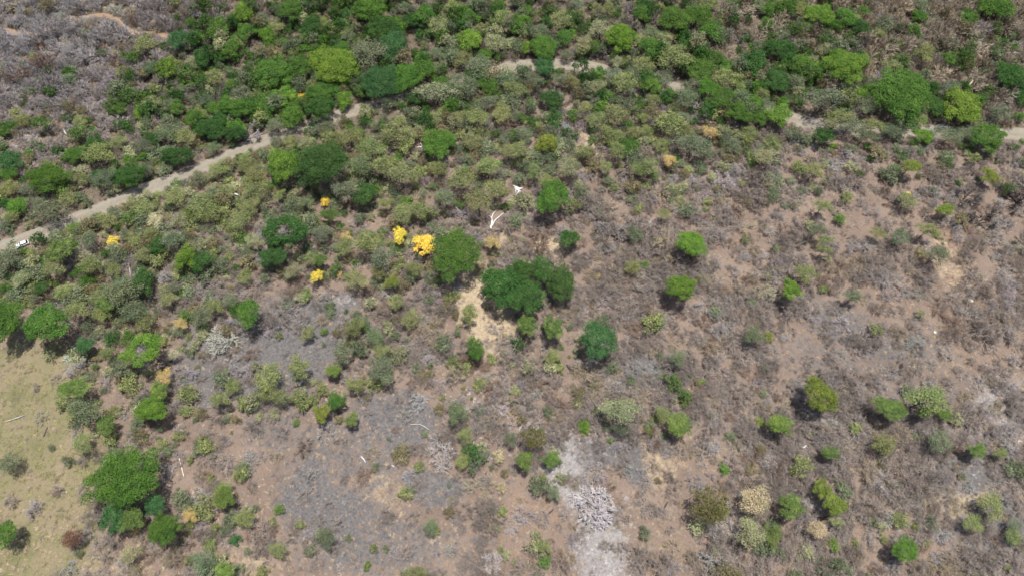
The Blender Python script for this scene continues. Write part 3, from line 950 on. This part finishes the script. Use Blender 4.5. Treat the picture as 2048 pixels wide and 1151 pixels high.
def gn_scatter(name, label, cat, meshes, x, y, z, scl, tint, var=None):
    src = bpy.data.collections.new(name+'_pieces')
    for i, me in enumerate(meshes):
        o = bpy.data.objects.new('%s_piece_%02d' % (name, i), me); src.objects.link(o)
    n = len(x); me = bpy.data.meshes.new(name); me.vertices.add(n)
    me.vertices.foreach_set('co', np.stack([x, y, z], 1).astype(np.float32).ravel())
    def attr(nm, tp, data, field): a = me.attributes.new(nm, tp, 'POINT'); a.data.foreach_set(field, np.asarray(data).ravel())
    attr('variant', 'INT', (rng.integers(0, len(meshes), n) if var is None else var).astype(np.int32), 'value')
    rot = np.zeros((n, 3), np.float32); rot[:, 2] = rng.uniform(0, 6.283, n); rot[:, :2] = rng.normal(0, .08, (n, 2))
    attr('turn', 'FLOAT_VECTOR', rot, 'vector'); attr('size', 'FLOAT_VECTOR', scl.astype(np.float32), 'vector')
    attr('tint', 'FLOAT_COLOR', np.concatenate([tint, np.ones((n, 1))], 1).astype(np.float32), 'color')
    o = link(name, me)
    ng = bpy.data.node_groups.new(name, 'GeometryNodeTree')
    ng.interface.new_socket('Geometry', in_out='INPUT', socket_type='NodeSocketGeometry'); ng.interface.new_socket('Geometry', in_out='OUTPUT', socket_type='NodeSocketGeometry')
    k = ng.nodes; l = ng.links
    gi = k.new('NodeGroupInput'); go = k.new('NodeGroupOutput'); ip = k.new('GeometryNodeInstanceOnPoints'); ci = k.new('GeometryNodeCollectionInfo')
    ci.inputs['Collection'].default_value = src; ci.inputs['Separate Children'].default_value = True; ci.inputs['Reset Children'].default_value = True
    def na(nm, tp): q = k.new('GeometryNodeInputNamedAttribute'); q.data_type = tp; q.inputs['Name'].default_value = nm; return q.outputs['Attribute']
    er = k.new('FunctionNodeEulerToRotation'); l.new(na('turn', 'FLOAT_VECTOR'), er.inputs[0])
    l.new(gi.outputs[0], ip.inputs['Points']); l.new(ci.outputs[0], ip.inputs['Instance']); ip.inputs['Pick Instance'].default_value = True
    l.new(na('variant', 'INT'), ip.inputs['Instance Index']); l.new(er.outputs[0], ip.inputs['Rotation']); l.new(na('size', 'FLOAT_VECTOR'), ip.inputs['Scale'])
    l.new(ip.outputs[0], go.inputs[0])
    md = o.modifiers.new('scatter', 'NODES'); md.node_group = ng
    tag(o, label, cat, kind='stuff'); return o
occ = np.array(OCC)
def free_of(x, y, k):
    keep = np.ones(len(x), bool)
    for i in range(0, len(x), 4000):
        d = (x[i:i+4000, None]-occ[None, :, 0])**2+(y[i:i+4000, None]-occ[None, :, 1])**2
        keep[i:i+4000] = (d > (k*occ[None, :, 2])**2).all(1)
    return keep
# leafless scrub
SB = [bare_mesh('twigs', 400+i, BARK_I, nstem=8, levels=3, r0=.034, fork=(3, 4), twigs=3, lean=.7, thick_end=.02) for i in range(6)]
SB += [bare_mesh('twigs', 410+i, BARK_I, nstem=9, levels=3, r0=.024, fork=(3, 4), twigs=4, lean=.75, thick_end=.011) for i in range(6)]
def openness(u, v):
    za, zb = zones(u, v); return (1-.85*za[:, 1])*(1-.75*za[:, 2])*(1-.9*zb[:, 0])*(1-.7*za[:, 0])
u, v, x, y, z = sample(68000); d = dens('B', u, v)/9
low = np.clip((v-330)/200, 0, 1)
top = np.clip((300-v)/120, 0, 1)
r = np.clip(rng.gamma(5, .36, len(u)), .7, 4.6)*(0.8+.35*d)*(1+.25*low+.3*top*(u > 1150))
patch = np.clip((fbm(x, y, 16, 61)-.3)*2.6, .15, 1.3)
ok = (rng.random(len(u)) < (.03+.75*d**1.8)*openness(u, v)*np.where(low > .3, patch, 1)) & clear_of_tracks(x, y, r) & free_of(x, y, .6)
n = ok.sum(); k = rng.uniform(.8, 1.25, (n, 1)); sc = np.concatenate([r[ok, None]*k, r[ok, None]/k, r[ok, None]*rng.uniform(.6, 1.1, (n, 1))*(1+.7*top[ok, None])], 1)
var = rng.integers(0, 6, n)+6*(rng.random(n) < low[ok])
gn_scatter('leafless_scrub', 'low grey leafless scrub covering the dry slopes', 'scrub', SB, x[ok], y[ok], z[ok]-.05, sc, bare_tint(u[ok], v[ok], n), var)
# leafy scrub
SL = [mixed_mesh('scrub', 430+i, LEAF_I, BARK_I, dict(nl=13, nleaf=760, leaf=.135, lobe=(.3, .5), flat=.8, rag=.3, shell=(.35, 1.1)), dict(nstem=5, levels=3, r0=.025, fork=(2, 3), twigs=1)) for i in range(6)]
u, v, x, y, z = sample(48000); do = dens('O', u, v)/9; dg = dens('G', u, v)/9
r = np.clip(rng.gamma(5, .36, len(u)), .7, 4.0)
p = rng.random(len(u)); isg = rng.random(len(u)) < dg/(do+dg+1e-3)*np.where(v < 270, 1.25, .7)
ok = (p < (.003+.8*np.maximum(do, dg)**1.7)*openness(u, v)) & clear_of_tracks(x, y, r) & free_of(x, y, .6)
n = ok.sum(); sc = r[ok, None]*np.concatenate([rng.uniform(.8, 1.2, (n, 2)), rng.uniform(.7, 1.2, (n, 1))*(1+.7*np.clip((300-v[ok, None])/120, 0, 1))], 1)
oc = np.array([COLS['O'], COLS['S'], COLS['P'], (.20,.175,.09), COLS['S']])[rng.integers(0, 5, n)]; gc = np.array([COLS['V'], COLS['D'], COLS['S'], (.09,.15,.04)])[rng.integers(0, 4, n)]
tint = np.where(isg[ok, None], gc, oc)*rng.uniform(.8, 1.3, (n, 1))
gn_scatter('leafy_scrub', 'low olive and green leafy scrub between the trees', 'scrub', SL, x[ok], y[ok], z[ok]-.05, sc, np.clip(tint, 0, 1))
# dry grass tufts and fallen twigs
def tuft(seed, n=26, flat=.5):
    g = np.random.default_rng(seed); a = g.uniform(0, 6.283, n); b = g.uniform(.2, 1.0, n)
    P0 = np.stack([g.normal(0, .22, n), g.normal(0, .22, n), np.zeros(n)-.02], 1)
    P1 = P0+np.stack([np.cos(a)*b, np.sin(a)*b, g.uniform(.1, .8, n)*flat], 1)
    s = np.cross(P1-P0, [0, 0, 1.0]); s /= np.linalg.norm(s, axis=1, keepdims=True)+1e-6; s *= .07
    V = np.stack([P0-s, P0+s, P1], 1); return mesh_np('tuft', V.reshape(-1, 3), np.arange(n*3).reshape(n, 3), [BARK_I], np.repeat(g.uniform(.7, 1.3, n), 3))
TU = [tuft(i) for i in range(5)]
u, v, x, y, z = sample(36000, 40)
ok = clear_of_tracks(x, y, 0.6); u, v, x, y, z = (q[ok] for q in (u, v, x, y, z)); n = len(x); r = rng.uniform(.35, 1.3, n)
c = np.array([(.25,.18,.13), (.27,.205,.14), (.20,.15,.12), (.26,.215,.165), (.17,.15,.14)])[rng.integers(0, 5, n)]*rng.uniform(.7, 1.25, (n, 1))
za, zb = zones(u, v)
gp = (rng.random(n) < zb[:, 0]*.8); c[gp] = np.array([.20, .185, .085])*rng.uniform(.7, 1.25, (gp.sum(), 1))
pp = (rng.random(n) < za[:, 1]*1.6); c[pp] = np.array([.33, .31, .30])*rng.uniform(.6, 1.2, (pp.sum(), 1))
st = (rng.random(n) < za[:, 2]); c[st] = np.array([.30, .235, .155])*rng.uniform(.7, 1.2, (st.sum(), 1))
ah = (rng.random(n) < za[:, 0]*.8); c[ah] = np.array([.14, .13, .13])*rng.uniform(.6, 1.4, (ah.sum(), 1))
gn_scatter('dry_grass', 'dry grass tufts and fallen twigs littering the bare soil', 'grass', TU, x, y, z, np.stack([r, r, r*.8], 1), np.clip(c, 0, 1))

# ------------------------------------------------------------------ fallen wood, rock, car
def limb_thing(name, label, cat, px, col, lift=.5, group=None, part='limb'):
    """px: list of limbs, each [(u, v, radius_m), ...] lying on the ground"""
    root = None; meshes = []
    for li, ln in enumerate(px):
        a = np.array(ln, float); a[:, 2] *= .85; x, y, z = on_plane(a[:, 0], a[:, 1], lift*.5); P = np.stack([x, y, z+a[:, 2]+lift*.4*np.linspace(0, 1, len(a))], 1)
        Q = resample(np.concatenate([P, a[:, 2:3]], 1), .6)
        v_, f_ = tube(Q[:, :3], np.maximum(Q[:, 3]*(1+.25*rng.normal(0, 1, len(Q)).clip(-1, 1)), .03))
        meshes.append(v_ if False else (v_, f_))
    x0, y0 = meshes[0][0][:, 0].mean(), meshes[0][0][:, 1].mean(); z0 = float(height(np.array([x0]), np.array([y0]))[0]); o0 = np.array([x0, y0, z0])
    if len(meshes) == 1:
        o = link(name, mesh_np(name, meshes[0][0]-o0, meshes[0][1], [BARK], np.ones(len(meshes[0][0])), smooth=True), None, o0, col)
    else:
        o = link(name, None, None, o0)
        for i, (v_, f_) in enumerate(meshes):
            nm = 'trunk' if i == 0 else part
            link(nm, mesh_np(nm, v_-o0, f_, [BARK], np.ones(len(v_)), smooth=True), o, None, col)
    return tag(o, label, cat, group)
def tube(P, R, s=6):
    n = len(P); t = np.gradient(P, axis=0); t /= np.linalg.norm(t, axis=1, keepdims=True)
    a = np.cross(t, [0, 0, 1.0]); a /= np.linalg.norm(a, axis=1, keepdims=True)+1e-9; b = np.cross(a, t)
    V = np.stack([P+(math.cos(6.2832*i/s)*a+math.sin(6.2832*i/s)*b)*R[:, None] for i in range(s)], 1)
    i = np.arange(n*s).reshape(n, s); j = np.roll(i, -1, 1)
    F = np.stack([i[:-1].ravel(), j[:-1].ravel(), j[1:].ravel(), i[1:].ravel()], 1)
    return V.reshape(-1, 3), F
WHITE = (.60, .585, .57); GREYW = (.38, .36, .33); DARKW = (.07, .06, .06); PINKW = (.62, .50, .42)
limb_thing('fallen_tree', 'bleached white forked fallen tree left of the rounded green tree', 'fallen tree',
    [[(981,458,.5),(984,445,.45),(983,436,.3),(978,432,.2)], [(984,452,.4),(990,441,.35),(998,434,.28),(1007,426,.15)], [(983,437,.25),(986,428,.2),(994,420,.12)]], WHITE)
limb_thing('fallen_tree', 'splintered white fallen trunk with tangled grey branches', 'fallen tree',
    [[(1026,371,.15),(1032,375,.55),(1039,379,.6),(1045,376,.15)], [(1029,376,.3),(1036,381,.45),(1042,383,.2)], [(1031,378,.25),(1032,384,.2),(1031,388,.1)], [(1038,382,.35),(1033,389,.28),(1023,395,.15)], [(1037,384,.2),(1042,394,.14),(1049,402,.08)], [(1042,392,.14),(1044,402,.1),(1041,414,.06)], [(1035,388,.14),(1037,398,.1),(1035,406,.06)], [(1044,394,.14),(1052,398,.07)], [(1048,401,.1),(1056,410,.06),(1060,416,.05)]], WHITE)
limb_thing('broken_branch', 'short white broken branch left of the round vivid tree below road', 'branch', [[(833,295,.25),(844,293,.28),(840,285,.15)]], WHITE)
limb_thing('snag', 'bleached standing snag leaning over the lime tree, upper right', 'snag', [[(1925,183,.15),(1935,175,.3),(1945,163,.45),(1949,158,.3)], [(1960,153,.2),(1966,158,.15)]], PINKW, 9.0)
limb_thing('snag', 'pale bare trunk standing in scrub above the greyish left grove', 'snag', [[(259,556,.28),(258,540,.25),(256,526,.2)]], GREYW, 3.0)
limb_thing('fallen_log', 'grey fallen log with a green tip in the left pasture', 'log', [[(12,842,.22),(32,836,.25),(48,830,.2)]], GREYW, .3)
limb_thing('fallen_log', 'thin pale log lying right of the very large lower left tree', 'log', [[(358,915,.2),(363,932,.22),(368,952,.18)]], PINKW, .3)
for lab, p in (('dark charred log below the tree over black shadow', [(1386,609,.5),(1393,614,.55),(1400,613,.4)]), ('charred branch lying below the square bluish tree', [(1133,728,.3),(1140,737,.4),(1146,743,.3)]),
               ('short dark stick in the left pasture', [(87,872,.2),(93,858,.2),(96,853,.12)]), ('dark stump stick near the lower centre soil', [(1328,1018,.2),(1331,1010,.3),(1336,1002,.15)]),
               ('black charred pole by the ash strip', [(1094,1029,.2),(1102,1022,.28),(1107,1017,.18)])):
    limb_thing('charred_log', lab, 'log', [p], DARKW, .4)
for lab, p in (('long thin grey dead branch near the dry gully', [(1700,735,.12),(1712,745,.16),(1720,757,.12)]), ('pale dead branch above the yellow lime bush row', [(820,848,.15),(840,848,.2),(858,858,.12)]),
               ('white dead branch on the lower centre burnt soil', [(722,912,.15),(728,918,.3),(731,924,.15)]), ('tiny white broken branch right of the burnt soil', [(783,929,.15),(788,932,.25)]),
               ('white curled dead branch at the lower right', [(1596,884,.2),(1600,890,.25),(1607,894,.3),(1612,890,.15)]), ('pale dead branch right of the small lone lime tree', [(1680,632,.15),(1686,640,.22),(1692,642,.15)]),
               ('white dead branch in the open wood far left', [(127,258,.2),(130,265,.35),(134,270,.2)]), ('white root lying under the left road', [(464,388,.3),(472,389,.55),(480,392,.25)])):
    limb_thing('dead_branch', lab, 'branch', [p], WHITE if 'white' in lab else GREYW, .5)
def rock(u, v, s, label, col=(.75, .73, .70)):
    x, y, z = (float(a[0]) for a in on_plane(np.array([u*1.0]), np.array([v*1.0]), 0))
    import bmesh
    bm = bmesh.new(); bmesh.ops.create_icosphere(bm, subdivisions=2, radius=1)
    for q in bm.verts: q.co *= 1+.28*math.sin(q.co.x*5+u)*math.sin(q.co.y*4+v)+.12*math.sin(q.co.z*9+u)
    me = bpy.data.meshes.new('rock'); bm.to_mesh(me); bm.free(); me.materials.append(BARK)
    a = me.attributes.new('shade', 'FLOAT', 'POINT'); a.data.foreach_set('value', [1.0]*len(me.vertices))
    o = link('rock', me, None, (x, y, z+.1*s), col); o.scale = (s, s*.8, s*.5); tag(o, label, 'rock')
rock(1235, 598, .75, 'small white rock right of the white trunked tree', (.85, .84, .82))
rock(1941, 602, 1.0, 'larger pale rock on the orange ridge crest', (.55, .48, .33))
rock(1937, 573, .8, 'smaller pale rock higher on the orange ridge crest', (.55, .48, .33))
rock(1870, 664, .5, 'lone pale stone on the grassy right slope', (.6, .58, .5))

def car():
    import bmesh
    white = plain('car_paint', (.80, .81, .80), .25, 0, .5, .6); glass = plain('car_glass', (.015, .018, .02), .08); rub = plain('tyre_rubber', (.02, .02, .02), .8)
    metal = plain('wheel_metal', (.45, .45, .46), .35, .8); red = plain('tail_lamp_red', (.35, .02, .02), .3); lampm = plain('head_lamp_clear', (.7, .7, .68), .15)
    x, y, _ = (float(a[0]) for a in on_plane(np.array([45.0]), np.array([488.0]), .8))
    d = dist_line(np.array([x]), np.array([y]), ROAD); i = np.argmin((ROAD[:, 0]-x)**2+(ROAD[:, 1]-y)**2); t = ROAD[i]-ROAD[i+2]
    z = float(base_h(np.array([x]), np.array([y]))[0])+.06
    root = link('white_car', None, None, (x, y, z)); root.rotation_euler = (0, 0, math.atan2(t[1], t[0]))
    tag(root, 'white hatchback car parked at the road edge behind a green bush', 'car')
    def loft(name, prof, wid, m, bev=.06, parent=root):
        bm = bmesh.new(); n = len(prof)
        A = [bm.verts.new((px, -w_, pz)) for (px, pz), w_ in zip(prof, wid)]; B = [bm.verts.new((px, w_, pz)) for (px, pz), w_ in zip(prof, wid)]
        bm.faces.new(A[::-1]); bm.faces.new(B)
        for k in range(n): bm.faces.new((A[k], A[(k+1) % n], B[(k+1) % n], B[k]))
        bmesh.ops.recalc_face_normals(bm, faces=bm.faces)
        bmesh.ops.bevel(bm, geom=list(bm.edges), offset=bev, segments=2, affect='EDGES', profile=.6, clamp_overlap=True)
        me = bpy.data.meshes.new(name); bm.to_mesh(me); bm.free(); me.materials.append(m)
        return link(name, me, parent)
    loft('body', [(-2.15,.35),(2.2,.32),(2.28,.6),(2.1,.82),(1.05,.98),(-2.1,1.0),(-2.22,.7)], [.86,.84,.82,.80,.82,.80,.84], white, .07)
    loft('cabin', [(1.0,.97),(.35,1.46),(-1.5,1.5),(-2.0,.99)], [.76,.60,.60,.72], glass, .05)
    loft('roof', [(.30,1.462),(.30,1.51),(-1.45,1.55),(-1.52,1.50)], [.61,.58,.58,.61], white, .02)
    loft('windscreen_pillar', [(1.02,.975),(.33,1.475),(.25,1.475),(.92,.975)], [.775,.615,.615,.775], white, .01).scale = (1, .02, 1)
    for wx in (1.4, -1.35):
        for sy in (-1, 1):
            P0 = np.array([[wx, sy*.66, .33]]); P1 = np.array([[wx, sy*.88, .33]])
            def wheel(nm, r, m, par, P0=P0, P1=P1):
                bm = bmesh.new(); bmesh.ops.create_cone(bm, cap_ends=True, segments=20, radius1=r, radius2=r, depth=.22 if nm == 'wheel' else .24)
                bmesh.ops.bevel(bm, geom=[e for e in bm.edges if len(e.link_faces) == 2 and any(len(f.verts) > 4 for f in e.link_faces)], offset=.03, segments=2, affect='EDGES')
                me = bpy.data.meshes.new(nm); bm.to_mesh(me); bm.free(); me.materials.append(m)
                o = link(nm, me, par)
                if nm == 'wheel': o.location = (wx, sy*.77, .33); o.rotation_euler = (math.pi/2, 0, 0)
                return o
            wo = wheel('wheel', .32, rub, root); wheel('rim', .2, metal, wo)
    for sy in (-1, 1):
        for nm, px_, m in (('headlight', 2.16, lampm), ('tail_light', -2.16, red)):
            bm = bmesh.new(); bmesh.ops.create_cube(bm, size=1); bmesh.ops.scale(bm, vec=(.16, .34, .14), verts=bm.verts)
            bmesh.ops.bevel(bm, geom=list(bm.edges), offset=.03, segments=2, affect='EDGES')
            me = bpy.data.meshes.new(nm); bm.to_mesh(me); bm.free(); me.materials.append(m); link(nm, me, root, (px_, sy*.58, .72))
car()

# ------------------------------------------------------------------ labels: each plant told by its look and the landmark nearest to it
LMS = [t for t in THINGS if t['lm']]
ORD = ['nearest', 'second nearest', 'third nearest', 'fourth nearest', 'fifth nearest', 'sixth nearest', 'seventh nearest', 'eighth nearest', 'ninth nearest', 'tenth nearest'] + ['%dth nearest' % i for i in range(11, 60)]
SECT = ['right of', 'above and right of', 'above', 'above and left of', 'left of', 'below and left of', 'below', 'below and right of']
GROUPS = {'Y': 'yellow flowering trees', 'F': 'faded yellow trees', 'H': 'faded yellow trees', 'B': 'leafless trees and shrubs', 'W': 'leafless trees and shrubs', 'A': 'leafless trees and shrubs', 'K': 'burnt trees'}
buckets = {}
for t in THINGS:
    cat = 'tree' if t['noun'] == 'tree' else ('shrub' if t['noun'] == 'shrub' else 'bush')
    tag(t['o'], None, cat, GROUPS.get(t['code'], 'leafy trees of the wood' if cat == 'tree' else 'leafy bushes'))
    if t['label']: t['o']['label'] = t['label'].strip(); continue
    best = min((l for l in LMS if l is not t), key=lambda l: math.hypot(l['u']-t['u'], l['v']-t['v']))
    dx = t['u']-best['u']; dy = best['v']-t['v']; s = int(round(math.atan2(dy, dx)/(math.pi/4))) % 8
    nm = CNAME[t['code']]+' '+t['noun']
    buckets.setdefault((nm, id(best), s), []).append((math.hypot(dx, dy), t, best))
for (nm, _, s), lst in buckets.items():
    lst.sort(key=lambda q: q[0])
    for i, (_, t, b) in enumerate(lst):
        t['o']['label'] = '%s, %s %s %s' % (nm, ORD[i], SECT[s], b['lm'].strip())
